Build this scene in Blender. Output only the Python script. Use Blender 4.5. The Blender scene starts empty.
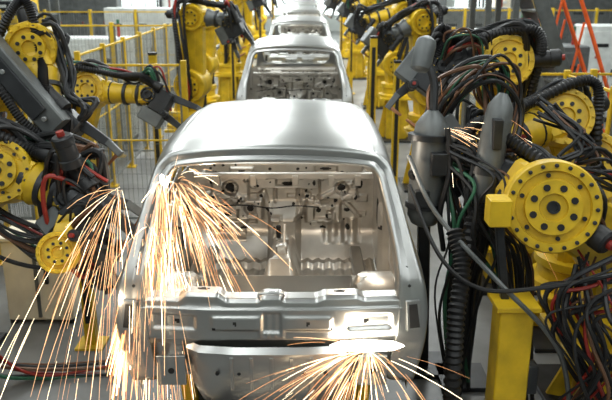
import bpy, math, random
from mathutils import Vector, Matrix
random.seed(7)
S=bpy.context.scene
V=Vector
# ------------------------------------------------------------ materials
def mat(name,col,rough=.5,metal=0.,var=.12,scale=6.,bump=0.,emis=None,estr=0.,spec=None):
    m=bpy.data.materials.new(name); m.use_nodes=True
    nt=m.node_tree; b=nt.nodes['Principled BSDF']
    b.inputs['Roughness'].default_value=rough; b.inputs['Metallic'].default_value=metal
    if emis:
        b.inputs['Base Color'].default_value=(*col,1)
        b.inputs['Emission Color'].default_value=(*emis,1); b.inputs['Emission Strength'].default_value=estr
        return m
    tc=nt.nodes.new('ShaderNodeTexCoord'); n=nt.nodes.new('ShaderNodeTexNoise')
    n.inputs['Scale'].default_value=scale; n.inputs['Detail'].default_value=5
    nt.links.new(tc.outputs['Object'],n.inputs['Vector'])
    r=nt.nodes.new('ShaderNodeValToRGB')
    r.color_ramp.elements[0].position=.3; r.color_ramp.elements[1].position=.7
    r.color_ramp.elements[0].color=(*[c*(1-var*2) for c in col],1)
    r.color_ramp.elements[1].color=(*[min(1,c*(1+var)) for c in col],1)
    nt.links.new(n.outputs['Fac'],r.inputs['Fac']); nt.links.new(r.outputs['Color'],b.inputs['Base Color'])
    if bump:
        bp=nt.nodes.new('ShaderNodeBump'); bp.inputs['Strength'].default_value=bump
        nt.links.new(n.outputs['Fac'],bp.inputs['Height']); nt.links.new(bp.outputs['Normal'],b.inputs['Normal'])
    return m
MATS=[mat('robot_yellow',(.70,.455,.016),.42,0,.16,5),
 mat('black_rubber',(.012,.012,.013),.5,0,.2,10),
 mat('dark_metal',(.035,.037,.04),.42,.4,.2,8),
 mat('grey_metal',(.14,.15,.15),.45,.4,.15,6),
 mat('steel',(.5,.51,.51),.3,.9,.1,10),
 mat('copper',(.5,.24,.13),.4,.9,.15,10),
 mat('red_hose',(.32,.025,.015),.45),
 mat('blue_hose',(.03,.08,.22),.45),
 mat('green_hose',(.03,.13,.07),.45),
 mat('safety_orange',(.9,.13,.02),.5),
 mat('painted_white',(.62,.65,.63),.5,0,.1),
 mat('cream_panel',(.78,.70,.55),.6,0,.1,3),
 mat('fence_grey',(.2,.21,.2),.5,.3),
 mat('bronze_hose',(.14,.07,.04),.4,.3)]
YEL,BLK,DRK,GRY,STL,COP,RED,BLU,GRN,ORG,WHT,CRM,FEN,BRZ=range(14)
carm=mat('bare_body_steel',(.45,.455,.445),.29,.9,.06,2.5)
carin=mat('stamped_steel_inner',(.58,.55,.50),.34,.75,.12,5)
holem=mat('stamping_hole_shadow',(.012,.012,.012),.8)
# ------------------------------------------------------------ mesh builder
def basis(a):
    a=V(a).normalized(); t=V((0,0,1)) if abs(a.z)<.92 else V((1,0,0))
    u=a.cross(t).normalized(); w=u.cross(a).normalized(); return u,w,a
class MB:
    def __init__(s): s.v=[];s.f=[];s.m=[]
    def add(s,vs,fs,m):
        o=len(s.v); s.v+= [tuple(x) for x in vs]; s.f+=[tuple(o+i for i in f) for f in fs]; s.m+=[m]*len(fs)
    def lathe(s,p,ax,prof,m,n=24):
        u,w,a=basis(ax); p=V(p); vs=[];fs=[]
        for r,h in prof:
            for k in range(n):
                t=2*math.pi*k/n; vs.append(p+a*h+(u*math.cos(t)+w*math.sin(t))*max(r,1e-4))
        for j in range(len(prof)-1):
            for k in range(n):
                k2=(k+1)%n; fs.append((j*n+k,j*n+k2,(j+1)*n+k2,(j+1)*n+k))
        fs.append(tuple(range(n))[::-1]); fs.append(tuple((len(prof)-1)*n+k for k in range(n)))
        s.add(vs,fs,m)
    def cyl(s,p0,p1,r0,m,r1=None,n=20):
        p0=V(p0);p1=V(p1); r1=r0 if r1 is None else r1
        L=(p1-p0).length; c=min(.15*min(r0,r1),L*.2)
        s.lathe(p0,p1-p0,[(r0-c,0),(r0,c),(r1,L-c),(r1-c,L)],m,n)
    def box(s,c,sz,m,R=None,ch=.06):
        c=V(c); x,y,z=[k/2 for k in sz]; R=R or Matrix.Identity(3)
        d=min(x,y,z)*2*ch
        vs=[];fs=[]
        oc=[(-x+d,-y),(x-d,-y),(x,-y+d),(x,y-d),(x-d,y),(-x+d,y),(-x,y-d),(-x,-y+d)]
        ic=[(a*(1-d/max(x,1e-5)),b*(1-d/max(y,1e-5))) for a,b in oc]
        for ring,zz in ((ic,-z),(oc,-z+d),(oc,z-d),(ic,z)):
            for a,b in ring: vs.append(c+R@V((a,b,zz)))
        for j in range(3):
            for k in range(8): fs.append((j*8+k,j*8+(k+1)%8,(j+1)*8+(k+1)%8,(j+1)*8+k))
        fs.append(tuple(range(8))[::-1]); fs.append(tuple(24+k for k in range(8)))
        s.add(vs,fs,m)
    def beam(s,p0,p1,w,d,m,w1=None,d1=None,side=None,ch=.22):
        p0=V(p0);p1=V(p1);a=(p1-p0).normalized()
        if side is None: u,_,_=basis(a)
        else:
            u=V(side)-a*V(side).dot(a); u.normalize()
        q=a.cross(u); w1=w1 or w; d1=d1 or d; vs=[]
        for p,W,D in ((p0,w,d),(p1,w1,d1)):
            x,y=W/2,D/2; c=min(x,y)*ch
            for i,j in [(-x+c,-y),(x-c,-y),(x,-y+c),(x,y-c),(x-c,y),(-x+c,y),(-x,y-c),(-x,-y+c)]: vs.append(p+u*i+q*j)
        fs=[(k,(k+1)%8,8+(k+1)%8,8+k) for k in range(8)]+[tuple(range(8))[::-1],tuple(range(8,16))]
        s.add(vs,fs,m)
    def link(s,p0,p1,r0,r1,ax,th,m,n=14):
        p0=V(p0);p1=V(p1);ax=V(ax).normalized(); d=p1-p0; d-=ax*d.dot(ax); L=d.length; d.normalize(); q=ax.cross(d)
        be=math.acos(max(-1,min(1,(r0-r1)/L))); out=[]
        for k in range(n+1):
            t=be+(2*math.pi-2*be)*k/n; out.append((p0,r0,t))
        for k in range(n+1):
            t=-be+2*be*k/n; out.append((p1,r1,t))
        N=len(out); vs=[];fs=[]; e=min(.02,th*.15)
        for h,sh in ((-th/2,e),(-th/2+e,0),(th/2-e,0),(th/2,e)):
            for c,r,t in out: vs.append(c+ax*h+(d*math.cos(t)+q*math.sin(t))*(r-sh))
        for j in range(3):
            for k in range(N): fs.append((j*N+k,j*N+(k+1)%N,(j+1)*N+(k+1)%N,(j+1)*N+k))
        fs.append(tuple(range(N))[::-1]); fs.append(tuple(3*N+k for k in range(N)))
        s.add(vs,fs,m)
    def tube(s,pts,r,m,n=7,sub=7,corr=False):
        P=[V(p) for p in pts]; Q=[P[0]*2-P[1]]+P+[P[-1]*2-P[-2]]; path=[]
        if corr:
            tot=sum((P[i+1]-P[i]).length for i in range(len(P)-1)); sub=max(4,int(tot/(len(P)-1)/(r*.42)))
        for i in range(1,len(Q)-2):
            for k in range(sub):
                t=k/sub; a,b,c,d=Q[i-1:i+3]
                path.append(.5*((2*b)+(c-a)*t+(2*a-5*b+4*c-d)*t*t+(3*b-a-3*c+d)*t**3))
        path.append(P[-1]); vs=[];fs=[]; u=None
        for i,p in enumerate(path):
            t=(path[min(i+1,len(path)-1)]-path[max(i-1,0)])
            if t.length<1e-6: t=V((0,0,1))
            t.normalize()
            if u is None: u,_,_=basis(t)
            u=(u-t*u.dot(t)); u.normalize(); w=t.cross(u)
            rr=r*(1.13 if i%2 else .87) if corr else r
            for k in range(n):
                a=2*math.pi*k/n; vs.append(p+(u*math.cos(a)+w*math.sin(a))*rr)
        for i in range(len(path)-1):
            for k in range(n): fs.append((i*n+k,i*n+(k+1)%n,(i+1)*n+(k+1)%n,(i+1)*n+k))
        fs.append(tuple(range(n))[::-1]); fs.append(tuple((len(path)-1)*n+k for k in range(n)))
        s.add(vs,fs,m)
    def obj(s,name,mats=None,smooth=35,parent=None):
        me=bpy.data.meshes.new(name); me.from_pydata(s.v,[],s.f)
        for x in (mats or MATS): me.materials.append(x)
        me.polygons.foreach_set('material_index',s.m)
        me.polygons.foreach_set('use_smooth',[True]*len(s.f)); me.update()
        me.set_sharp_from_angle(angle=math.radians(smooth))
        o=bpy.data.objects.new(name,me); S.collection.objects.link(o)
        if parent: o.parent=parent
        return o
# ------------------------------------------------------------ robot parts
def gear_disc(mb,c,ax,r,th,m=YEL,bolts=16,rich=False):
    ax=V(ax).normalized(); c=V(c)
    mb.lathe(c-ax*th/2,ax,[(r*.9,0),(r,.02),(r,th-.03),(r*.96,th),(r*.78,th),(r*.76,th-.025),(r*.6,th-.025),(r*.58,th+.015),(r*.3,th+.015),(r*.28,th-.01),(0,th-.01)],m,40 if rich else 26)
    u,w,a=basis(ax)
    for k in range(bolts):
        t=2*math.pi*k/bolts; p=c+ax*(th/2-.004)+(u*math.cos(t)+w*math.sin(t))*r*.88
        mb.lathe(p,ax,[(r*.045,0),(r*.045,.018),(r*.03,.02)],DRK if rich else YEL,8)
    for k in range(8):
        t=2*math.pi*(k+.5)/8; p=c+ax*(th/2+.012)+(u*math.cos(t)+w*math.sin(t))*r*.44
        mb.lathe(p,ax,[(r*.075,0),(r*.075,.012)],BLK,10)
    if rich:
        for k in range(6):
            t=2*math.pi*(k+.3)/6; p=c+ax*(th/2-.022)+(u*math.cos(t)+w*math.sin(t))*r*.68
            mb.lathe(p,ax,[(r*.05,0),(r*.05,.012)],BLK,10)
        mb.lathe(c+ax*(th/2-.012),ax,[(r*.14,0),(r*.14,.02),(r*.1,.02),(r*.1,.005)],DRK,16)
def motor(mb,c,ax,r,L,m=BLK):
    ax=V(ax).normalized(); c=V(c)
    mb.lathe(c,ax,[(r,0),(r,L*.25),(r*.88,L*.27),(r*.88,L*.7),(r*.95,L*.72),(r*.95,L*.95),(r*.8,L)],m,16)
    mb.lathe(c+ax*L,ax,[(r*.35,0),(r*.35,.03)],RED if random.random()<.2 else DRK,10)
def gun(mb,P3,P4,ax,s=1,dark=DRK):
    P3=V(P3);P4=V(P4); d=(P4-P3).normalized(); ax=V(ax); ax=(ax-d*ax.dot(d)).normalized(); u=d.cross(ax); L=(P4-P3).length
    R=Matrix((ax,u,d)).transposed()
    mb.lathe(P3,d,[(.085*s,0),(.11*s,.02),(.11*s,.07),(.07*s,.09)],dark,18)
    mb.box(P3+d*.16*s,(.2*s,.26*s,.2*s),dark,R)
    mb.box(P3+d*.14*s+u*.2*s,(.17*s,.16*s,.26*s),GRY,R)
    for sg in (1,-1):
        mb.beam(P3+d*.2*s+u*.1*sg*s,P4+u*.15*sg*s-d*.12*s,.06*s,.09*s,dark,.04*s,.06*s,side=ax)
        mb.beam(P4+u*.15*sg*s-d*.14*s,P4+u*.15*sg*s,.05*s,.05*s,GRY,side=ax)
        mb.cyl(P4+u*.15*sg*s-d*.02*s,P4+u*.025*sg*s-d*.02*s,.018*s,COP,.010*s,n=10)
    motor(mb,P3+d*.1*s-u*.13*s+ax*.1*s,d*-1,.055*s,.26*s)
    motor(mb,P3+d*.28*s+u*.1*s+ax*.05*s,ax,.04*s,.2*s,DRK)
def robot(name,base,bz,P1,P2,P3,P4,ax=None,s=1.,hoses=6,ped=True,link_m=YEL,arm_m=YEL,rich=False,seed=0,big=None,arm_r=1.):
    rnd=random.Random(seed+len(name)); mb=MB(); bx,by=base
    P1,P2,P3,P4=map(V,(P1,P2,P3,P4))
    if ax is None:
        a=(P2-P1).cross(P3-P2)
        if a.length<1e-3: a=V((0,1,0))
    else: a=V(ax)
    a.normalize()
    if a.y>0: a=-a
    if ped:
        mb.box((bx,by,.02),(.8*s,.8*s,.04),DRK)
        mb.box((bx,by,bz/2),(.42*s,.42*s,bz-.05),YEL)
        mb.box((bx,by,bz-.02),(.7*s,.7*s,.04),YEL)
        for q in ((1,0),(-1,0),(0,1),(0,-1)):
            mb.beam((bx+q[0]*.3*s,by+q[1]*.3*s,.04),(bx+q[0]*.22*s,by+q[1]*.22*s,bz-.1),.03,.16*s,YEL,.03,.03,side=(q[1],q[0],0))
    mb.lathe((bx,by,bz),(0,0,1),[(.36*s,0),(.36*s,.05),(.3*s,.07),(.3*s,.18),(.33*s,.2),(.33*s,.27),(.25*s,.28)],YEL,30)
    top=V((bx,by,bz+.25))
    mb.beam(top,P1-a*.0,.4*s,.42*s,YEL,.26*s,.34*s,side=a)
    motor(mb,top+V((.2*s,.1,.0)),(0,0,1),.09*s,.3*s)
    gear_disc(mb,P1,a,.26*s,.42*s,rich=rich)
    mb.link(P1+a*.0,P2,.2*s,.16*s,a,.2*s,link_m)
    dd=(P2-P1).normalized()
    mb.link(P1+dd*.24*s+a*.1*s,P2-dd*.2*s+a*.1*s,.07*s,.06*s,a,.03*s,link_m)
    gear_disc(mb,P2,a,.2*s,.34*s,rich=rich)
    if big:
        gear_disc(mb,P2+a*big[0],a,big[1],big[2],rich=True,bolts=20)
        gear_disc(mb,P2+a*(big[0]-.2),a,big[1]*.85,.3,rich=False,bolts=20)
    ud=(P3-P2).normalized(); L=(P3-P2).length
    motor(mb,P2-ud*.12*s+a*.08*s,-ud,.07*s,.28*s)
    motor(mb,P2-ud*.12*s-a*.08*s,-ud,.07*s,.28*s)
    mb.beam(P2-ud*.16*s,P2+ud*.22*s,.3*s,.3*s,YEL,.24*s,.24*s,side=a)
    q=arm_r
    mb.lathe(P2+ud*.2*s,ud,[(.13*s*q,0),(.14*s*q,.03),(.115*s*q,.1),(.1*s*q,(L-.25*s)*.9),(.115*s*q,(L-.25*s)*.93),(.115*s*q,L-.25*s)],arm_m,22)
    for t in (.35,.6,.82):
        mb.lathe(P2+ud*L*t,ud,[(.13*s*q,0),(.13*s*q,.035*s)],DRK,18)
    mb.link(P3-ud*.1*s,P3,.1*s,.09*s,a,.2*s,arm_m)
    gear_disc(mb,P3,a,.085*s,.25*s,DRK,8)
    gun(mb,P3,P4,a,s)
    gd=(P4-P3).normalized()
    for k in range(hoses):
        j=lambda q=.06: V([rnd.uniform(-q,q) for _ in range(3)])
        side=a*(.2*s+rnd.uniform(-.03,.05)); m=rnd.choice([BLK]*9+[DRK]*3+[RED,GRN,BRZ]); r=rnd.choice([.012,.016,.022])*s
        up=(ud.cross(a)); up= up if up.z>0 else -up
        pts=[top+side+j(),P1+side+j()-dd*.1,(P1+P2)/2+side*1.2+j()-ud*.08,P2+side*.7+up*.2*s-ud*.15*s+j(.08),P2+ud*L*.4+up*(.17*s+rnd.uniform(0,.1))+j(.03),P2+ud*L*.8+up*(.13*s+rnd.uniform(0,.08))+j(.03),P3+up*(.25+rnd.uniform(-.05,.1))*s+gd*.05+side*.5+j(.06),P3+gd*.2*s+j(.08)]
        mb.tube(pts,r,m)
    pts=[top+a*.25*s,(P1+P2)/2+a*.28*s-ud*.15,P2-ud*.2*s+a*.2*s+V((0,0,.18*s)),P2+ud*L*.5+V((0,0,.2*s)),P3+V((0,0,.18*s))+a*.08*s,P3+gd*.22*s]
    if big: pts[1]-=a*.6; pts[2]-=a*.5
    mb.tube(pts,.035*s,BLK,n=10,corr=True)
    return mb.obj(name)
# ------------------------------------------------------------ helpers for pressed sheet panels
def ss(x,a,b):
    t=max(0,min(1,(x-a)/(b-a))); return t*t*(3-2*t)
def rr(u,v,cu,cv,hw,hh,e=.02):
    return ss(hw-abs(u-cu),-e/2,e/2)*ss(hh-abs(v-cv),-e/2,e/2)
def cc(u,v,cu,cv,r,e=.02): return ss(r-math.hypot(u-cu,v-cv),-e/2,e/2)
def seg(u,v,a,b,c,d,r,e=.012):
    dx,dy=c-a,d-b; t=max(0,min(1,((u-a)*dx+(v-b)*dy)/(dx*dx+dy*dy)))
    return ss(r-math.hypot(u-a-dx*t,v-b-dy*t),-e/2,e/2)
def panel(name,nu,nv,u0,u1,v0,v1,fn,parent,mats,matfn=None,sol=0):
    vs=[];fs=[];ms=[]
    for j in range(nv+1):
        for i in range(nu+1):
            vs.append(fn(u0+(u1-u0)*i/nu,v0+(v1-v0)*j/nv))
    for j in range(nv):
        for i in range(nu):
            k=0
            if matfn: k=matfn(u0+(u1-u0)*(i+.5)/nu,v0+(v1-v0)*(j+.5)/nv)
            if k<0: continue
            fs.append((j*(nu+1)+i,j*(nu+1)+i+1,(j+1)*(nu+1)+i+1,(j+1)*(nu+1)+i)); ms.append(k)
    me=bpy.data.meshes.new(name); me.from_pydata(vs,[],fs)
    for x in mats: me.materials.append(x)
    me.polygons.foreach_set('material_index',ms); me.polygons.foreach_set('use_smooth',[True]*len(fs)); me.update()
    o=bpy.data.objects.new(name,me); S.collection.objects.link(o); o.parent=parent
    return o
# ------------------------------------------------------------ car body
def build_car():
    E=bpy.data.objects.new('car_body',None); S.collection.objects.link(E)
    P=10
    def sec(y,zr,w=1.,low=None,ylow=None):
        pts=[(0,zr),(.35,zr-.012),(.59,zr-.038),(.668,zr-.095),(.735,1.96),(.80,1.73),(.85,1.6),(.872,1.42),(.865,1.15),(.80,.88)]
        return [(x*w,y if (i<4 or ylow is None) else y+(ylow-y)*min(1,(i-3)/2.5),z) for i,(x,z) in enumerate(pts)]
    inner2=[(0,.50,2.18),(.35,.50,2.173),(.565,.49,2.15),(.605,.46,2.10),(.655,.31,1.90),(.69,.20,1.7),(.70,.14,1.6),(.70,.12,1.5),None,None]
    inner=[(0,.43,2.19),(.35,.43,2.183),(.575,.42,2.158),(.62,.385,2.10),(.668,.25,1.90),(.705,.12,1.7),(.71,.07,1.6),(.705,.04,1.5),(.69,-.01,1.25),(.62,.04,1.0)]
    mid=[(0,.455,2.215),(.35,.455,2.207),(.59,.45,2.175),(.643,.42,2.115),(.70,.285,1.91),(.745,.145,1.71),(.765,.075,1.59),(.77,.04,1.48),(.76,0,1.25),(.7,.04,1.0)]
    j0=[(0,.445,2.26),(.35,.45,2.25),(.60,.45,2.215),(.672,.42,2.145),(.735,.28,1.93),(.79,.13,1.72),(.835,.055,1.58),(.862,.03,1.44),(.85,.02,1.22),(.80,.07,.98)]
    rows=[inner2,inner,mid,j0,sec(.6,2.285,1,ylow=.28),sec(.78,2.302,ylow=.45),sec(1.15,2.32,.99),sec(1.6,2.315,.98),sec(1.72,2.31,.975),sec(2.03,2.28,.96)]
    cow=[(0,2.7,1.74),(.35,2.72,1.735),(.62,2.75,1.72),(.72,2.75,1.70),(.765,2.75,1.68),(.80,2.75,1.66),(.85,2.75,1.58),(.87,2.75,1.42),(.865,2.75,1.15),(.8,2.75,.88)]
    rows.append(cow); rows.append([(x,y+.12,z-.01) for x,y,z in cow])
    rows.append([(0,3.6,1.6),(.35,3.6,1.59),(.6,3.6,1.56),(.68,3.6,1.54),(.74,3.6,1.52),(.78,3.6,1.49),(.82,3.6,1.42),(.84,3.6,1.3),(.84,3.6,1.15),(.78,3.6,.9)])
    rows.append([(0,3.95,1.42),(.32,3.95,1.41),(.52,3.92,1.4),(.6,3.88,1.38),(.66,3.84,1.36),(.7,3.82,1.33),(.74,3.8,1.25),(.76,3.8,1.18),(.76,3.8,1.05),(.7,3.8,.9)])
    NR=len(rows); vs=[];idx={}
    def gi(j,i,sg):
        if rows[j][i] is None: return None
        if i==0: sg=1
        k=(j,i,sg)
        if k not in idx:
            x,y,z=rows[j][i]; idx[k]=len(vs); vs.append((x*sg,y,z))
        return idx[k]
    fs=[]
    for j in range(NR-1):
        for i in range(P-1):
            if j in (5,6,8,9) and i in (3,4): continue
            if j==9 and i in (0,1): continue
            if j in (5,11) and i==8: continue
            for sg in (1,-1):
                q=[gi(j,i,sg),gi(j+1,i,sg),gi(j+1,i+1,sg),gi(j,i+1,sg)]
                if None in q: continue
                fs.append(q if sg>0 else q[::-1])
    me=bpy.data.meshes.new('body_shell'); me.from_pydata(vs,[],fs); me.materials.append(carm)
    me.polygons.foreach_set('use_smooth',[True]*len(fs)); me.update()
    at=me.attributes.new('crease_edge','FLOAT','EDGE')
    inv={b:a for a,b in idx.items()}
    for e in me.edges:
        a,b=inv[e.vertices[0]],inv[e.vertices[1]]; c=0
        if a[0]==b[0] and a[0] in (0,1,2,3): c=(.9,.95,.9,.75)[a[0]]
        if a[0]==b[0] and a[0]==9 and a[1]<3: c=.6
        if a[1]==b[1] and a[1]==3 and min(a[0],b[0])>=3: c=.45
        if a[1]==b[1] and a[1] in (2,3) and max(a[0],b[0])<=3: c=.4
        if a[1]==b[1] and a[1]==6: c=.35
        at.data[e.index].value=c
    o=bpy.data.objects.new('body_shell',me); S.collection.objects.link(o); o.parent=E
    m=o.modifiers.new('s','SUBSURF'); m.levels=3; m.render_levels=3
    m=o.modifiers.new('t','SOLIDIFY'); m.thickness=.012; m.offset=-1
    hr=random.Random(4)
    extra=[(hr.uniform(-.68,.68),hr.uniform(1.12,1.56),hr.uniform(.02,.07),hr.uniform(.015,.04),hr.choice([.02,-.02,.028])) for _ in range(26)]
    def fw_d(x,z):
        d=0
        d+=.06*rr(x,z,0,1.64,.68,.045,.02)
        d+=.03*rr(x,z,-.36,1.62,.1,.028,.01)-.04*rr(x,z,.36,1.62,.1,.028,.01)
        d+=.05*rr(x,z,0,1.5,.3,.055,.015)-.04*rr(x,z,.02,1.5,.09,.03,.01)
        d+=.045*rr(x,z,-.47,1.45,.16,.10,.025)-.04*cc(x,z,-.47,1.45,.065)
        d+=.045*rr(x,z,.47,1.45,.16,.10,.025)-.04*cc(x,z,.5,1.45,.06)
        d+=.06*rr(x,z,-.30,1.26,.11,.09,.03)-.04*cc(x,z,-.3,1.26,.05)
        d+=.05*rr(x,z,.34,1.22,.15,.09,.03)-.04*rr(x,z,.34,1.22,.08,.05)
        d+=.14*ss(.13-abs(x),-.02,.04)*ss(1.28-z,-.06,.1)
        d+=.018*math.sin(z*60)*rr(x,z,-.5,1.07,.16,.09)
        d+=.014*math.sin(x*55)*rr(x,z,.5,1.06,.17,.1)
        d-=.02*rr(x,z,-.08,1.38,.012,.07)+.02*rr(x,z,.12,1.38,.012,.07)
        for q in ((-.7,1.58,-.35,1.36),(-.66,1.2,-.42,1.38),(.7,1.58,.3,1.36),(.66,1.18,.5,1.36),(-.18,1.42,-.12,1.2),(.18,1.42,.14,1.2),(-.62,1.32,-.62,1.1),(.16,1.34,.3,1.32)):
            d+=.028*seg(x,z,*q,.018)
        for a,b,c,e,h in extra: 
            if abs(x-a)<c+.02 and abs(z-b)<e+.02: d+=h*rr(x,z,a,b,c,e,.012)
        for cx in (-.62,-.2,.2,.62): d+=.03*cc(x,z,cx,1.38,.03)
        for k in range(9): d+=.02*cc(x,z,-.6+.15*k,1.56,.02)
        d+=.22*ss(1.08-z,0,.3)
        return d
    holes=[(0.03,1.485,.055,.016),(-.47,1.45,.042,.042),(.5,1.45,.036,.036),(-.3,1.26,.03,.03),(.2,1.38,.017,.017),(-.2,1.38,.017,.017),(.62,1.38,.017,.017),(-.62,1.38,.017,.017),
      (-.36,1.62,.03,.009),(.36,1.62,.05,.012),(-.12,1.63,.014,.014),(.12,1.63,.014,.014),(.3,1.24,.022,.022),(.38,1.19,.02,.02),(-.55,1.56,.018,.012),(.56,1.56,.018,.012),(-.15,1.25,.018,.018),(.45,1.33,.018,.018),(-.42,1.33,.02,.02),(.08,1.3,.014,.014),
      (-.25,1.5,.014,.024),(.26,1.5,.014,.024),(-.64,1.5,.014,.024),(.66,1.48,.025,.045),(-.5,1.2,.028,.018),(.55,1.24,.028,.018),(-.56,1.08,.02,.03),(.56,1.08,.02,.03),(-.36,1.08,.03,.012),(.34,1.08,.03,.012)]
    for _ in range(40): holes.append((hr.uniform(-.7,.7),hr.uniform(1.08,1.68),)+(hr.choice([.007,.009,.012]),)*2)
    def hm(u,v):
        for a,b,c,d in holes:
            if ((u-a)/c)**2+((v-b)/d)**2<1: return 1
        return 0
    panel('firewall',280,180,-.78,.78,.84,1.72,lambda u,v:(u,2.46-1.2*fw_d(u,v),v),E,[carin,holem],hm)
    def fl(x,y):
        z=.86+.19*ss(1.35-y,-.08,.08)
        tun=ss(.11-abs(x),-.04,.04)
        z=z+tun*(.2 if y>1.25 else .04)
        z+=.05*rr(x,y,0,1.75,.7,.05)*(1-tun)+.05*rr(x,y,0,2.05,.7,.03)*(1-tun)
        if y<1.25: z+=.03*rr(x,y,-.38,.85,.22,.28,.05)+.03*rr(x,y,.38,.85,.22,.28,.05)-.03*cc(x,y,-.38,.9,.12)-.03*cc(x,y,.38,.9,.12)
        z+=.008*math.sin(x*70)*ss(y,1.4,1.5)*(1-tun)
        z+=.03*rr(x,y,0,1.9,.06,.05)
        return z
    def flh(x,y):
        for a,b,r in ((0,1.5,.03),(0.05,1.35,.015),(-.4,1.55,.03),(.4,1.55,.03),(-.3,1.1,.02),(.3,1.1,.02),(-.38,.9,.035),(.38,.9,.035),(-.6,1.1,.02),(.6,1.1,.02)):
            if math.hypot(x-a,y-b)<r: return 1
        return 0
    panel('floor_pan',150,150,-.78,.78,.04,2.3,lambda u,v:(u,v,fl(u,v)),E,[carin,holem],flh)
    for sg in (1,-1):
        def inn(u,v,sg=sg):
            d=.03*rr(u,v,.75,1.45,.25,.12,.04)+.03*rr(u,v,1.5,1.3,.28,.22,.05)+.05*rr(u,v,1.22,1.3,.05,.4,.04)-.03*rr(u,v,.75,1.45,.12,.05)
            return (sg*(.78-d),u,v)
        def inh(u,v):
            if ((u-1.5)/.14)**2+((v-1.3)/.1)**2<1: return 1
            if ((u-.75)/.07)**2+((v-1.45)/.03)**2<1: return 1
            if ((u-2.05)/.1)**2+((v-1.35)/.12)**2<1: return 1
            if math.hypot(u-1.22,v-1.5)<.02 or math.hypot(u-.4,v-1.5)<.025: return 1
            return 0
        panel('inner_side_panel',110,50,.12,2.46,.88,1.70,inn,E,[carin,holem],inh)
    def sillprof(x):
        h=.035*ss(.12-abs(x+.38),-.02,.04)+.02*ss(.06-abs(x),-.02,.02)+.02*ss(.12-abs(x-.38),-.02,.04)
        return h
    def rear(u,v):
        prof=[(0,.16,1.36),(.10,.15,1.47),(.16,.13,1.50),(.30,.03,1.505),(.36,.005,1.49),(.42,0,1.46),(.46,-.012,1.455),(.62,-.02,1.33),(.68,-.025,1.28),(.72,-.012,1.255),(.80,.0,1.235),(.86,.01,1.2),(1,.04,1.02)]
        for a,b in zip(prof,prof[1:]):
            if v<=b[0]+1e-9: break
        t=(v-a[0])/(b[0]-a[0]); y=a[1]+(b[1]-a[1])*t; z=a[2]+(b[2]-a[2])*t
        if v<.42: z+=sillprof(u)*ss(v,.05,.18)
        y+=.03*ss(abs(u),.3,.7)
        if .46<v<.7:
            y-= .012*rr(u,v,-.2,.56,.13,.05,.02)+.012*rr(u,v,.2,.56,.13,.05,.02)
            y+= .015*rr(u,v,.0,.56,.05,.07,.01)
            for k in range(4): y-=.008*rr(u,v,-.06+.04*k,.58,.008,.08,.008)
            y+= .015*rr(u,v,-.54,.56,.12,.05,.02)+.015*rr(u,v,.54,.56,.12,.05,.02)
        return (u,y,z)
    def rh(u,v):
        for a,b,c,d in ((.0,.25,.03,.03),(-.38,.22,.035,.03),(.38,.22,.035,.03),(-.52,.56,.015,.02),(.52,.56,.015,.02),(-.2,.56,.01,.015),(.2,.56,.01,.015),(-.32,.6,.01,.01),(.33,.6,.01,.01)):
            if ((u-a)/c)**2+((v-b)/d)**2<1: return 1
        return 0
    panel('rear_end_panel',150,90,-.72,.72,0,1,rear,E,[carm,holem],rh)
    vs=[];fs=[]
    tub=MB()
    for k,(z,w,d) in enumerate(((1.25,.50,.0),(1.22,.50,-.03),(1.0,.47,-.02),(.86,.42,.02),(.80,.34,.08))):
        ring=[(-w,d+.14),(-w+.02,d+.03),(-w+.1,d-.03),(-.2,d-.055),(.2,d-.055),(w-.1,d-.03),(w-.02,d+.03),(w,d+.14),(w,.95),(-w,.95)]
        vs+=[(x,y,z) for x,y in ring]
        if k:
            for q in range(10): fs.append(((k-1)*10+q,(k-1)*10+(q+1)%10,k*10+(q+1)%10,k*10+q))
    fs.append(tuple(40+q for q in range(10)))
    tub.add(vs,fs,0)
    for sg in (1,-1):
        tub.beam((sg*.56,-.02,1.1),(sg*.56,1.1,.95),.09,.1,0,side=(1,0,0)); tub.box((sg*.56,-.035,1.1),(.16,.02,.18),0)
        tub.cyl((sg*.56,-.05,1.1),(sg*.56,-.04,1.1),.018,1)
        tub.beam((sg*.62,1.1,.9),(sg*.62,3.6,.88),.1,.1,0,side=(1,0,0))
        for hx in (.18,.3): tub.cyl((sg*hx,-.08,1.1),(sg*hx,-.04,1.1),.012,1,n=10)
        tub.beam((sg*.775,.012,1.50),(sg*.79,-.0,1.33),.075,.03,0,.085,.03,side=(1,0,0))
        tub.beam((sg*.775,-.004,1.485),(sg*.79,-.016,1.35),.045,.006,1,.055,.006,side=(1,0,0))
        for q in ((.745,.10,1.66),(.715,.20,1.80),(.688,.31,1.97),(.76,.05,1.57)): tub.cyl((sg*q[0],q[1]-.0,q[2]),(sg*q[0],q[1]+.04,q[2]-.01),.009,1,n=10)
    for k in range(5): tub.beam((-.22+.11*k,-.082,1.2),(-.22+.11*k,-.074,1.0),.02,.02,0,side=(1,0,0))
    for sg in (1,-1):
        tub.lathe((sg*.52,.75,1.0),(sg,0,0),[(.02,-.02),(.3,0),(.34,.05),(.34,.26)],2,28)
        tub.cyl((sg*.56,.75,1.28),(sg*.56,.75,1.34),.06,2,.04)
    tub.beam((-.74,2.2,1.62),(.74,2.2,1.62),.05,.05,2,side=(0,1,0))
    for bx in (-.55,-.25,.1,.4,.62): tub.box((bx,2.2,1.585),(.05,.08,.09),2); 
    br=random.Random(11)
    for _ in range(26):
        x,z=br.uniform(-.68,.68),br.uniform(1.12,1.58)
        if abs(x)<.12: continue
        y=2.46-1.2*fw_d(x,z); tub.box((x,y-.012,z),(br.uniform(.02,.06),.04,br.uniform(.015,.05)),2,ch=.15)
        tub.cyl((x+.03,y,z+.03),(x+.03,y-.03,z+.03),.006,2,n=8)
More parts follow.
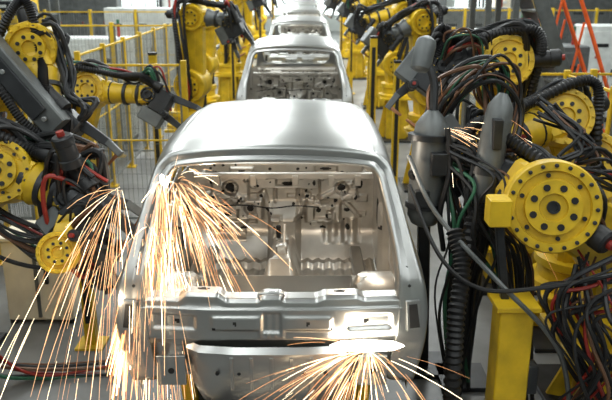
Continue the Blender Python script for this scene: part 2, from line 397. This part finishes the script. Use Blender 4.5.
    tub.tube([(-.7,2.3,1.3),(-.5,2.26,1.34),(-.3,2.2,1.36),(-.1,2.22,1.33),(.1,2.22,1.35),(.3,2.24,1.33)],.006,1)
    tub.beam((-.72,1.28,1.07),(.72,1.28,1.07),.09,.05,2,side=(0,1,0))
    tub.box((0,1.7,1.1),(.14,.3,.1),2,ch=.15); tub.box((.0,1.66,1.18),(.09,.12,.09),2,ch=.15); tub.box((0,1.9,1.13),(.1,.14,.14),2,ch=.15)
    tub.cyl((0.02,1.68,1.2),(0.02,1.76,1.34),.014,2); tub.cyl((-.03,1.85,1.2),(-.03,1.85,1.3),.02,1)
    tub.tube([(-.06,.0,1.51),(-.06,-.01,1.55),(.06,-.01,1.55),(.06,.0,1.51)],.007,0)
    tub.obj('underbody_tub',[carm,holem,carin],40,E)
    sm=MB()
    for sg in (1,-1): sm.tube([(sg*.59,.49,2.226),(sg*.592,.8,2.256),(sg*.59,1.2,2.274),(sg*.582,1.6,2.268),(sg*.57,2.0,2.24)],.006,0,6)
    sm.beam((-.60,1.2,2.235),(.60,1.2,2.235),.08,.03,0,side=(0,1,0))
    sm.obj('roof_seams',[carm],40,E)
    return E
CX=-.19
car=build_car(); car.location=(CX,3.6,0)
SP=6.8
kids=[c for c in car.children]
for n in range(1,6):
    e=bpy.data.objects.new('car_body',None); S.collection.objects.link(e); e.location=(CX+.02*n,3.6+SP*n,0)
    for k in kids:
        c=k.copy(); S.collection.objects.link(c); c.parent=e
mb=MB()
for sg in (1,-1):
    mb.beam((CX+sg*.45,2.8,.35),(CX+sg*.45,43,.35),.14,.2,DRK,side=(1,0,0))
    for k in range(28):
        y=2.9+k*1.4; mb.box((CX+sg*.45,y,.13),(.12,.16,.26),GRY)
    mb.beam((CX+sg*.62,2.8,.12),(CX+sg*.62,43,.12),.06,.1,YEL,side=(1,0,0))
for n in range(6):
    y0=3.6+SP*n
    for sg in (1,-1):
        mb.beam((CX+sg*.5,y0+.1,.55),(CX+sg*.5,y0+4,.55),.1,.12,GRY,side=(1,0,0))
        for yy in (.4,1.3,2.6,3.5): mb.beam((CX+sg*.52,y0+yy,.44),(CX+sg*.56,y0+yy,.85),.08,.1,YEL,side=(1,0,0))
    for yy in (.5,2,3.4): mb.beam((CX-.5,y0+yy,.55),(CX+.5,y0+yy,.55),.1,.08,GRY,side=(0,1,0))
mb.obj('skid_conveyor')
# ------------------------------------------------------------ robots
R=robot
r1=R('welding_robot',(2.35,5.0),.55,(2.3,4.95,1.3),(1.56,4.50,1.80),(1.2,5.0,2.0),(.95,5.2,1.75),ax=(-.2,-1,.2),s=1.2,hoses=9,rich=False,seed=3,big=(.30,.285,.22),arm_m=DRK,arm_r=.8)
r2=R('welding_robot',(2.5,6.2),.5,(2.35,5.9,1.65),(2.05,5.75,2.1),(1.4,5.4,1.95),(1.05,5.3,1.5),ax=(-.1,-1,.35),s=1.15,hoses=11,seed=5)
r3=R('welding_robot',(2.2,7.4),.5,(2.05,7.2,1.55),(1.72,6.3,2.5),(1.2,6.4,2.45),(.85,6.3,2.0),ax=(-.1,-1,.2),s=1.1,hoses=12,seed=6,arm_m=DRK)
l1=R('welding_robot',(-3.0,4.7),.6,(-2.75,4.7,1.5),(-1.95,4.5,2.0),(-1.5,4.4,1.86),(-1.1,4.3,1.62),ax=(.15,-1,.3),s=1.05,hoses=9,rich=True,seed=8)
l2=R('welding_robot',(-3.15,5.7),.5,(-2.75,5.5,1.8),(-1.90,5.15,2.72),(-1.75,4.9,2.3),(-1.35,4.75,1.95),ax=(.1,-1,.1),s=.9,hoses=9,link_m=YEL,arm_m=YEL,seed=9)
mb=MB(); mb.beam((-2.3,4.9,2.98),(-1.64,4.72,2.24),.16,.2,GRY,.13,.17,side=(0,1,0),ch=.15)
mb.beam((-2.2,4.79,2.86),(-1.74,4.66,2.34),.03,.11,DRK,side=(0,1,0)); mb.tube([(-2.3,4.8,2.8),(-2.0,4.7,2.5),(-1.85,4.65,2.3),(-1.7,4.7,2.15)],.03,BLK,corr=True); mb.tube([(-2.35,4.7,2.7),(-2.1,4.7,2.35),(-1.9,4.6,2.15),(-1.6,4.6,2.05)],.026,BLK)
for t in (.1,.5,.9):
    p=V((-2.3,4.9,2.98)).lerp(V((-1.64,4.72,2.24)),t); mb.cyl(p-V((0,.11,0)),p-V((0,.08,0)),.016,STL,n=10)
mb.obj('forearm_cover',parent=l2)
l3=R('welding_robot',(-2.7,8.0),.5,(-2.5,7.6,1.4),(-2.1,7.0,2.15),(-1.5,6.9,2.12),(-1.0,6.8,1.85),ax=(.0,-1,.3),s=.85,hoses=8,seed=10)
k=20
for (y,sg,h) in ((11.6,-1,2.65),(11.2,1,2.6),(14.5,-1,2.5),(14.8,1,2.6),(18.5,-1,2.8),(18.8,1,2.7),(24,-1,2.8),(24.5,1,2.6),(31,-1,2.7),(31,1,2.7)):
    k+=1; rn=random.Random(k); x=sg*(1.75+rn.uniform(0,.3))-.1
    R('welding_robot',(x,y),.9,(x-sg*.1,y-.1,1.6),(x-sg*.1+rn.uniform(-.2,.2),y-.2,h),(x-sg*.75,y-.3,h-.15+rn.uniform(-.1,.2)),(x-sg*1.0,y-.35,h-.55),s=1,hoses=6,seed=k,arm_m=rn.choice([YEL,GRY]))
# ------------------------------------------------------------ servo guns / balancers at the right
mb=MB()
def pod(p0,p1,r,m=GRY):
    p0=V(p0);p1=V(p1);L=(p1-p0).length
    mb.lathe(p0,p1-p0,[(r*.3,0),(r*.7,.03*L),(r*.95,.1*L),(r,.3*L),(r,.75*L),(r*.9,.88*L),(r*.55,.96*L),(r*.3,L)],m,24)
pod((.86,5.0,1.45),(.9,5.05,2.30),.13)
mb.tube([(.9,5.05,2.28),(.9,5.1,2.5),(.84,5.15,2.66)],.03,DRK)
pod((.80,5.12,2.56),(.86,5.2,2.80),.075)
for z in (1.6,2.1): mb.lathe((.86,5.0,z),(.04,.05,.93),[(.14,0),(.14,.04)],DRK,20)
mb.tube([(.98,4.9,2.2),(1.0,4.85,1.9),(.95,4.85,1.6),(1.0,4.9,1.3)],.02,BLK); mb.box((.93,4.9,1.95),(.12,.1,.16),DRK); mb.box((.82,4.88,1.7),(.1,.06,.12),DRK)
mb.beam((.87,5.05,1.5),(1.0,5.5,.03),.09,.09,DRK)
mb.box((1.0,5.5,.02),(.4,.4,.04),DRK)
mb.obj('pneumatic_balancer')
mb=MB()
pod((1.2,4.72,1.72),(1.33,4.85,2.45),.095,GRY)
mb.tube([(1.25,4.75,1.78),(1.15,4.7,1.6),(1.1,4.6,1.35)],.05,BLK,corr=True)
mb.lathe((1.23,4.76,1.9),(.13,.13,.73),[(.105,0),(.105,.05)],DRK,20); mb.box((1.27,4.72,2.2),(.06,.1,.2),DRK)
mb.beam((1.23,4.76,1.85),(1.3,5.3,.03),.1,.1,DRK)
mb.box((1.3,5.3,.02),(.4,.4,.04),DRK)
mb.obj('servo_weld_gun_stand',parent=r1)
mb=MB()
mb.box((1.3,4.12,.62),(.21,.2,1.24),YEL,ch=.04); mb.box((1.3,4.12,1.255),(.27,.26,.03),YEL)
mb.box((1.3,4.12,.015),(.4,.4,.03),DRK)
mb.box((1.15,4.1,1.86),(.13,.14,.17),YEL); mb.beam((1.16,4.14,1.85),(1.25,4.15,1.25),.05,.05,DRK)
mb.box((1.42,4.08,.75),(.1,.1,.2),DRK)
mb.obj('yellow_support_post')
mb=MB()
mb.tube([(.95,4.35,1.65),(.98,4.2,1.45),(.93,4.05,1.2),(.92,4.0,.9),(.95,4.1,.4),(1.0,4.3,.03)],.052,BLK,n=14,corr=True)
mb.obj('corrugated_extraction_hose',parent=r1)
def cables(par,trunk,n,spread,seed,cols=(BLK,BLK,BLK,BLK,BLK,BLK,BLK,DRK,DRK,GRN,RED,BRZ,BRZ),rs=(.008,.012,.016)):
    rn=random.Random(seed); mb=MB()
    for k in range(n):
        o=V([rn.uniform(-spread,spread) for _ in range(3)])
        pts=[V(p)+o*(.35 if i in (0,len(trunk)-1) else 1)+V([rn.uniform(-1,1)*spread*.55 for _ in range(3)]) for i,p in enumerate(trunk)]
        mb.tube(pts,rn.choice(rs),rn.choice(cols),n=6)
    return mb.obj('cable_bundle',parent=par)
cables(r1,[(2.3,4.1,1.65),(1.9,4.0,1.4),(1.6,4.0,1.28),(1.75,4.0,.9),(2.2,4.2,.1)],16,.12,1)
cables(r1,[(1.75,4.2,1.5),(1.7,4.0,1.25),(1.9,3.95,.9),(1.7,4.1,.4),(1.6,4.2,.05)],14,.12,2)
cables(r2,[(.95,5.3,2.1),(1.05,5.2,2.45),(1.3,5.2,2.6),(1.45,5.3,2.4),(1.35,5.2,2.0),(1.1,5.0,1.8)],20,.11,3)
cables(r2,[(1.7,5.1,2.3),(1.95,5.0,2.1),(1.85,4.9,1.95),(2.1,4.9,1.9),(2.4,5.0,1.6)],14,.12,4)
cables(r1,[(1.0,4.9,2.0),(1.2,4.75,1.9),(1.2,4.7,1.6),(1.45,4.75,1.2),(1.6,4.8,.1)],20,.13,5)
cables(r1,[(1.0,5.1,1.9),(1.1,4.9,1.7),(1.15,4.8,1.4),(1.1,4.9,.9),(1.2,5.0,.1)],20,.12,15)
cables(r3,[(1.2,6.3,2.5),(1.3,6.2,2.7),(1.5,6.2,2.7),(1.55,6.3,2.3),(1.7,6.4,2.0)],12,.1,16)
cables(l1,[(-2.2,4.5,1.8),(-1.9,4.35,1.65),(-1.6,4.3,1.55),(-1.4,4.3,1.8),(-1.3,4.25,1.85)],14,.1,6)
cables(l1,[(-1.3,4.3,1.95),(-1.5,4.3,2.05),(-1.55,4.35,1.7),(-1.4,4.35,1.35),(-1.25,4.3,1.6)],18,.1,7,cols=(BLK,BLK,BLK,BLK,RED,BRZ,DRK))
cables(l2,[(-2.1,4.9,2.3),(-2.05,4.7,2.2),(-1.85,4.6,2.15),(-1.6,4.5,2.2),(-1.35,4.6,2.1)],8,.05,8,rs=(.016,.024))
cables(l1,[(-2.9,4.8,1.2),(-2.6,4.9,.9),(-2.5,5.1,.3),(-2.2,5.3,.06),(-1.6,5.4,.04)],7,.08,9)
mb=MB(); mb.tube([(.72,4.9,2.0),(.85,4.5,1.72),(1.15,4.0,1.45),(1.45,3.95,1.15),(1.62,4.0,.85),(1.75,4.1,.3),(1.8,4.2,.02)],.016,GRY); 
mb.tube([(.7,4.7,1.85),(.85,4.3,1.5),(1.05,4.0,1.4),(1.4,3.9,1.45),(1.9,4.0,1.5)],.014,BLK)
mb.obj('air_hose',parent=r1)
mb=MB()
gun(mb,(-1.48,4.36,1.9),(-1.02,4.15,1.42),(0,-1,.3),1.0)
gear_disc(mb,(-1.5,4.08,1.6),(.3,-1,.4),.13,.12); mb.beam((-1.5,4.1,1.6),(-1.45,4.35,1.85),.12,.12,YEL)
motor(mb,(-1.42,4.25,2.1),(-.2,-.2,1),.07,.2,DRK); motor(mb,(-1.3,4.25,1.55),(.2,-.3,-1),.06,.25,BLK)
mb.obj('spot_weld_gun',parent=l1)
# ------------------------------------------------------------ safety fence
def fence(name,pts,h=2.1,z0=.12,bays=1.25,post=YEL):
    mb=MB()
    for a,b in zip(pts,pts[1:]):
        a=V((*a,0));b=V((*b,0));L=(b-a).length;n=max(1,round(L/bays));d=(b-a)/n
        for k in range(n+1):
            p=a+d*k; mb.box(p+V((0,0,h/2+.03)),(.07,.07,h+.06),post); mb.box(p+V((0,0,.01)),(.16,.16,.02),post)
        for k in range(n):
            p=a+d*k+d.normalized()*.05;q=a+d*(k+1)-d.normalized()*.05
            for z in (z0,h): mb.beam(p+V((0,0,z)),q+V((0,0,z)),.03,.03,FEN if z<h else post)
            mb.beam(p+V((0,0,h*.55)),q+V((0,0,h*.55)),.02,.02,post)
            for e in (p,q): mb.beam(e+V((0,0,z0)),e+V((0,0,h)),.03,.03,FEN)
            m=int((q-p).length/.06)
            for i in range(1,m):
                c=p+(q-p)*i/m; mb.beam(c+V((0,0,z0)),c+V((0,0,h)),.005,.005,FEN,ch=0)
            for i in range(1,10):
                z=z0+(h-z0)*i/10; mb.beam(p+V((0,0,z)),q+V((0,0,z)),.005,.005,FEN,ch=0)
    return mb.obj(name)
fence('safety_fence',[(-6.5,9.2),(-1.55,9.2)],2.15)
fence('safety_fence',[(-3.6,4.2),(-3.6,9.1)],2.1)
fence('safety_fence',[(-3.1,9.9),(-3.1,34)],2.2)
fence('safety_fence',[(3.1,4.5),(3.1,8.6)],2.1)
fence('safety_fence',[(2.1,8.7),(7.5,8.7)],2.1)
fence('safety_fence',[(3.0,12.5),(3.0,34)],2.2)
fence('safety_fence',[(-7,13.2),(-2.3,13.2)],2.4)
fence('safety_fence',[(-9,19),(-3.2,19)],2.4)
fence('safety_fence',[(3.1,20),(9,20)],2.4)
mb=MB()
mb.box((-2.55,6.55,.45),(.62,.5,.82),CRM,ch=.03); mb.box((-2.55,6.55,.87),(.66,.54,.03),CRM)
for sx in (-.28,.28):
    for sy in (-.2,.2): mb.box((-2.55+sx,6.55+sy,.03),(.06,.06,.06),DRK)
mb.box((-2.55,6.29,.45),(.03,.02,.74),GRY); mb.box((-2.45,6.285,.5),(.03,.03,.14),DRK)
mb.obj('guard_cabinet')
def lpost(x,y,h,w=.1):
    mb=MB(); mb.box((x,y,h/2),(w,w,h),YEL); mb.box((x,y-w*.52,h*.6),(w*.5,.015,h*.7),BLK); mb.box((x,y,.01),(.25,.25,.02),YEL); mb.box((x,y,h+.02),(w*1.1,w*1.1,.03),BLK)
    mb.obj('light_curtain_post')
for a in ((-1.95,5.9,.95),(.95,10.3,2.4),(1.25,9.9,2.1),(-2.1,10,2.2),(1.4,16,2.6),(-1.6,16,2.6),(1.3,21,2.6),(-1.3,21,2.7),(-1.2,27,2.8),(1.3,27,2.8),(-3.9,10.3,2.6),(-5,10.3,2.6)): lpost(*a)
def cabinet(x,y,w,d,h,m=WHT):
    mb=MB(); mb.box((x,y,h/2+.05),(w,d,h-.1),m,ch=.03); mb.box((x,y,.05),(w*.95,d*.95,.1),DRK)
    n=max(1,int(w/.7))
    for k in range(n):
        cx=x-w/2+w*(k+.5)/n; mb.box((cx,y-d/2-.008,h*.52),(w/n*.9,.016,h*.84),m,ch=.1); mb.box((cx+w/n*.36,y-d/2-.03,h*.52),(.03,.03,.16),DRK)
        mb.box((cx,y-d/2-.02,h*.8),(w/n*.4,.01,.08),DRK)
        mb.box((cx-.1,y-d/2-.025,h*.68),(.05,.02,.05),RED)
    mb.cyl((x+w*.35,y,h),(x+w*.35,y,h+.25),.03,RED,n=10); mb.cyl((x+w*.35,y,h+.25),(x+w*.35,y,h+.34),.03,GRN,n=10)
    mb.obj('control_cabinet')
rn=random.Random(5)
for (x,y,w,h) in ((-4.6,11.3,1.5,2.0),(-4.2,14.6,1.4,2.1),(-6.2,15,2.2,2.2),(-8.5,17,2.5,2.3),(4.6,14,1.4,2.0),(4.4,17,1.6,2.1),(7.4,12.5,1.6,2.1),(7.5,17,2.4,2.2),(-4.8,22,2.2,2.4),(5,22,2.2,2.4),(-8,26,3,2.6),(9,26,3,2.6),(-4.5,29,2,2.6),(4.6,30,2,2.6),(-12,24,3,2.6),(13,30,3,2.6)):
    cabinet(x,y,w,.7,h,rn.choice([WHT,GRY,WHT,GRY]))
def gantry(y,h,w,m=YEL):
    mb=MB()
    for sg in (1,-1):
        mb.box((CX+sg*w,y,h/2),(.14,.14,h),m); mb.box((CX+sg*w,y,.015),(.35,.35,.03),m)
        mb.beam((CX+sg*w,y,h-.5),(CX+sg*(w-.5),y,h),.07,.07,m)
        mb.beam((CX+sg*w,y,h),(CX+sg*w,y+2.2,h),.12,.14,m); mb.box((CX+sg*w,y+2.2,h/2),(.12,.12,h),m)
        mb.beam((CX+sg*(w-.1),y+.2,1.3),(CX+sg*(w-.1),y+2.1,1.3),.06,.1,GRY)
    mb.obj('tooling_gantry')
for y in (20.5,26,34.5): gantry(y,3.5,2.5)
def rack(x,y,w,h):
    mb=MB(); rn=random.Random(int(x*7+y))
    for sx in (-1,0,1):
        for sy in (-.4,.4): mb.box((x+sx*w/2,y+sy,h/2),(.08,.08,h),GRY)
    for k in range(3):
        z=.4+k*(h-.5)/2.5; mb.box((x,y,z),(w,.85,.06),GRY)
        for i in range(int(w/.6)):
            if rn.random()<.8: 
                hh=rn.uniform(.25,.5); cx=x-w/2+.35+i*.58
                mb.box((cx,y-.05,z+.03+hh/2),(.46,.6,hh),rn.choice([WHT,GRY,CRM,YEL,DRK]),ch=.05); mb.box((cx,y-.36,z+.03+hh*.6),(.2,.02,.08),WHT)
    mb.obj('parts_rack')
for a in ((-9,21.5,3.4,2.8),(-13,30,4,3.2),(-6.5,33,4,3),(6.8,25,2.4,2.8),(8,34,4,3),(-11.5,14.5,3,2.6),(11.5,20,3,2.8)): rack(*a)
mb=MB()
x0,y0=3.72,11.0
for sy in (-.4,.4):
    mb.beam((x0+.85,y0+sy,0),(x0-.6,y0+sy,3.4),.05,.2,GRY,side=(0,1,0))
    mb.tube([(x0+1.0,y0+sy,0.02),(x0+1.0,y0+sy,.95),(x0-.45,y0+sy,4.35)],.03,ORG,sub=2)
    mb.beam((x0+.95,y0+sy,.5),(x0-.5,y0+sy,3.95),.03,.03,ORG)
    for k in range(5):
        t=(k+.5)/5; p=V((x0+.85-1.45*t,y0+sy,3.4*t)); mb.beam(p,p+V((.14,0,.9)),.03,.03,ORG)
for k in range(13):
    t=(k+.5)/13; mb.box((x0+.85-1.45*t,y0,3.4*t),(.24,.76,.03),GRY)
mb.box((x0-.85,y0+.2,3.42),(.6,1.2,.06),GRY)
for sx in (-1.1,-.7):
    for sy in (-.3,.7): mb.box((x0+sx,y0+sy,1.7),(.08,.08,3.4),GRY)
mb.obj('access_stairs')
# ------------------------------------------------------------ room shell
def plane_box(name,c,sz,m):
    mb=MB(); mb.box(c,sz,0,ch=0); return mb.obj(name,[m])
floorm=mat('sealed_concrete',(.19,.19,.185),.35,0,.25,1.3,.05)
wallm=mat('corrugated_wall',(.56,.6,.57),.6,0,.08,1.)
nt=wallm.node_tree; w=nt.nodes.new('ShaderNodeTexWave'); w.inputs['Scale'].default_value=1.5; w.bands_direction='X'
tc=nt.nodes.new('ShaderNodeTexCoord'); nt.links.new(tc.outputs['Object'],w.inputs['Vector'])
bp=nt.nodes.new('ShaderNodeBump'); bp.inputs['Strength'].default_value=.4; nt.links.new(w.outputs['Fac'],bp.inputs['Height']); nt.links.new(bp.outputs['Normal'],nt.nodes['Principled BSDF'].inputs['Normal'])
ceilm=mat('ceiling_deck',(.35,.37,.36),.7,0,.06,1.)
plane_box('floor',(0,20,-.05),(40,64,.1),floorm)
plane_box('ceiling',(0,20,8.55),(40,64,.1),ceilm)
plane_box('wall_back',(0,48,4.25),(40,.2,8.5),wallm)
plane_box('wall_front',(0,-10,4.25),(40,.2,8.5),wallm)
plane_box('wall_left',(-18,20,4.25),(.2,58,8.5),wallm)
plane_box('wall_right',(18,20,4.25),(.2,58,8.5),wallm)
winm=mat('daylight_glazing',(.8,.85,.85),.4,emis=(.9,1,.97),estr=1.8)
for k in range(8):
    mb=MB(); x=-15.7+k*4.5; mb.box((x,47.86,2.3),(3.6,.06,2.6),0,ch=0)
    for q in range(5): mb.box((x-1.8+q*.9,47.8,2.3),(.08,.08,2.7),1)
    mb.box((x,47.8,3.6),(3.7,.08,.1),1); mb.box((x,47.8,2.3),(3.7,.08,.06),1); mb.box((x,47.8,1.0),(3.7,.08,.1),1)
    mb.obj('window_%d'%(k+1),[winm,MATS[WHT]])
lampm=mat('fluorescent_tube',(1,1,1),.5,emis=(.95,1,.97),estr=5)
lampm.cycles.emission_sampling='NONE'
mb=MB()
for x in (-7,-2.6,2.2,7):
    for k in range(11):
        y=-6+k*5; mb.box((x,y,7.2),(.4,3,.12),1); mb.box((x,y,7.12),(.3,2.9,.06),0,ch=0)
        for q in (-1.2,1.2): mb.cyl((x,y+q,7.25),(x,y+q,8.5),.012,1,n=6)
mb.obj('ceiling_lights',[lampm,MATS[WHT]])
def area(n,loc,sx,sy,e,col=(.94,.99,.98),rot=(0,0,0)):
    l=bpy.data.lights.new(n,'AREA'); l.shape='RECTANGLE'; l.size=sx; l.size_y=sy; l.energy=e; l.color=col
    o=bpy.data.objects.new(n,l); o.location=loc; o.rotation_euler=rot; S.collection.objects.link(o)
for x in (-5,-1.5,2.5,6): 
    for y,L,q in ((0,12,17),(14,12,34),(30,16,75)): area('fluorescent_row',(x,y,7.0),.8,L,L*q)
W=bpy.data.worlds.new('World'); S.world=W; W.use_nodes=True
W.node_tree.nodes['Background'].inputs[0].default_value=(.8,.9,.9,1); W.node_tree.nodes['Background'].inputs[1].default_value=.3
# ------------------------------------------------------------ welding sparks
def spm(n,c,e):
    m=mat(n,c,.5,emis=c,estr=e); m.cycles.emission_sampling='NONE'; return m
SPK=[spm('spark_white',(1,.80,.52),7),spm('spark_orange',(1,.58,.28),2.6),spm('spark_red',(1,.45,.18),1.1)]
def sparks(name,src,n,vf,seed,rmax=.0018,tl=(.06,.2),tmax=.4,sc=.012):
    rn=random.Random(seed); mb=MB(); src=V(src)
    for k in range(n):
        v=vf(rn); t0=rn.uniform(0,tmax)**1.0; dt=rn.uniform(*tl); r=rn.uniform(.0006,rmax)
        s0=src+V([rn.gauss(0,sc) for _ in range(3)])
        pts=[]
        for i in range(6):
            t=t0+dt*i/5; p=s0+v*t+V((0,0,-4.9*t*t))
            if p.z<.03: p.z=.03+rn.uniform(0,.01)
            pts.append(p)
        if (pts[-1]-pts[0]).length<.02: continue
        vs=[];fs=[]
        for i,p in enumerate(pts):
            d=(pts[min(i+1,5)]-pts[max(i-1,0)]); d=d if d.length>1e-5 else V((0,0,-1)); u,w,_=basis(d); q=r*(.35+.65*math.sin(math.pi*(i+.5)/6.2))
            for a in range(3): vs.append(p+(u*math.cos(a*2.094)+w*math.sin(a*2.094))*q)
        for i in range(5):
            for a in range(3): fs.append((i*3+a,i*3+(a+1)%3,i*3+3+(a+1)%3,i*3+3+a))
        mb.add(vs,fs,0 if rn.random()<.25 else (1 if rn.random()<.6 else 2))
    return mb.obj(name,SPK)
g=lambda rn,a,b: rn.gauss(a,b)
# shower down the left rear pillar
sparks('weld_sparks',(-.80,3.9,2.14),130,lambda rn:V((g(rn,-.2,.5),g(rn,-.8,.5),g(rn,-3.2,1.3))),1,.0021,tl=(.03,.1),tmax=.22,sc=.02)
# fast straight streaks inside the left of the opening
sparks('weld_sparks',(-.74,3.9,2.08),130,lambda rn:V((g(rn,1.1,.9),g(rn,.6,.8),g(rn,-2.2,1.4))),2,.0017,tl=(.025,.09),tmax=.16,sc=.02)
sparks('weld_sparks',(-.74,3.9,2.10),45,lambda rn:V((g(rn,.6,.5),g(rn,.3,.5),g(rn,-.1,.6))),12,.0014,tmax=.28)
sparks('weld_sparks',(-.84,3.75,1.85),110,lambda rn:V((g(rn,.0,.55),g(rn,-.6,.4),g(rn,-2.2,1.2))),3,.0018,tl=(.04,.12),tmax=.2,sc=.05)
sparks('weld_sparks',(-.98,3.72,1.5),80,lambda rn:V((g(rn,-.6,.3),g(rn,-.6,.3),g(rn,-2.8,.7))),4,.0055,tl=(.05,.13),tmax=.07)
sparks('weld_sparks',(.33,3.49,1.26),130,lambda rn:V((g(rn,-.8,1.7),g(rn,-.6,.3),g(rn,-.6,.8))),5,.0017,tl=(.04,.14),tmax=.14)
sparks('weld_sparks',(-1.1,4.1,2.0),80,lambda rn:V((g(rn,-1.3,.8),g(rn,-.4,.5),g(rn,-2.4,1.4))),6,.0014,tl=(.06,.2),tmax=.26)
sparks('weld_sparks',(.95,4.9,2.2),35,lambda rn:V((g(rn,1.8,.9),g(rn,-.3,.5),g(rn,.3,1.0))),7,.0012,tl=(.06,.16),tmax=.25)
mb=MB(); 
def glow_spindle(p,d,L,r): mb.lathe(V(p)-V(d).normalized()*L/2,d,[(r*.15,0),(r*.8,L*.15),(r,L*.5),(r*.8,L*.85),(r*.15,L)],0,12)
glow_spindle((.33,3.50,1.285),(1,0,0),.40,.032); glow_spindle((-1.0,3.70,1.45),(.15,0,1),.2,.02); glow_spindle((-.80,3.86,2.12),(0,0,1),.06,.014)  # first one: weld reflection on the rear panel, put in as a glowing bar
mb.obj('weld_flash_and_glint',[spm('weld_arc_and_glint',(1,.93,.78),14)])
def pt(n,loc,e,col=(1,.78,.54),r=.04):
    l=bpy.data.lights.new(n,'POINT'); l.energy=e; l.color=col; l.shadow_soft_size=r
    o=bpy.data.objects.new(n,l); o.location=loc; S.collection.objects.link(o)
pt('weld_and_fill_glow',(-.60,4.25,1.98),9); pt('weld_and_fill_glow',(-1.05,3.55,1.5),2.5); pt('weld_and_fill_glow',(.34,3.36,1.28),2.6); pt('weld_and_fill_glow',(.3,4.9,2.05),11,(1,.86,.70),.05)  # last one: warm fill added to brighten the car interior
# ------------------------------------------------------------ camera
cd=bpy.data.cameras.new('Camera'); cam=bpy.data.objects.new('Camera',cd); S.collection.objects.link(cam)
cam.location=(0,0,3.18); cam.rotation_euler=(math.radians(90-16.99),0,0); cd.lens=42.35; cd.sensor_width=36; cd.clip_end=200
cd.dof.use_dof=True; cd.dof.focus_distance=4.6; cd.dof.aperture_fstop=2.8
S.camera=cam
S.view_settings.view_transform='Standard'
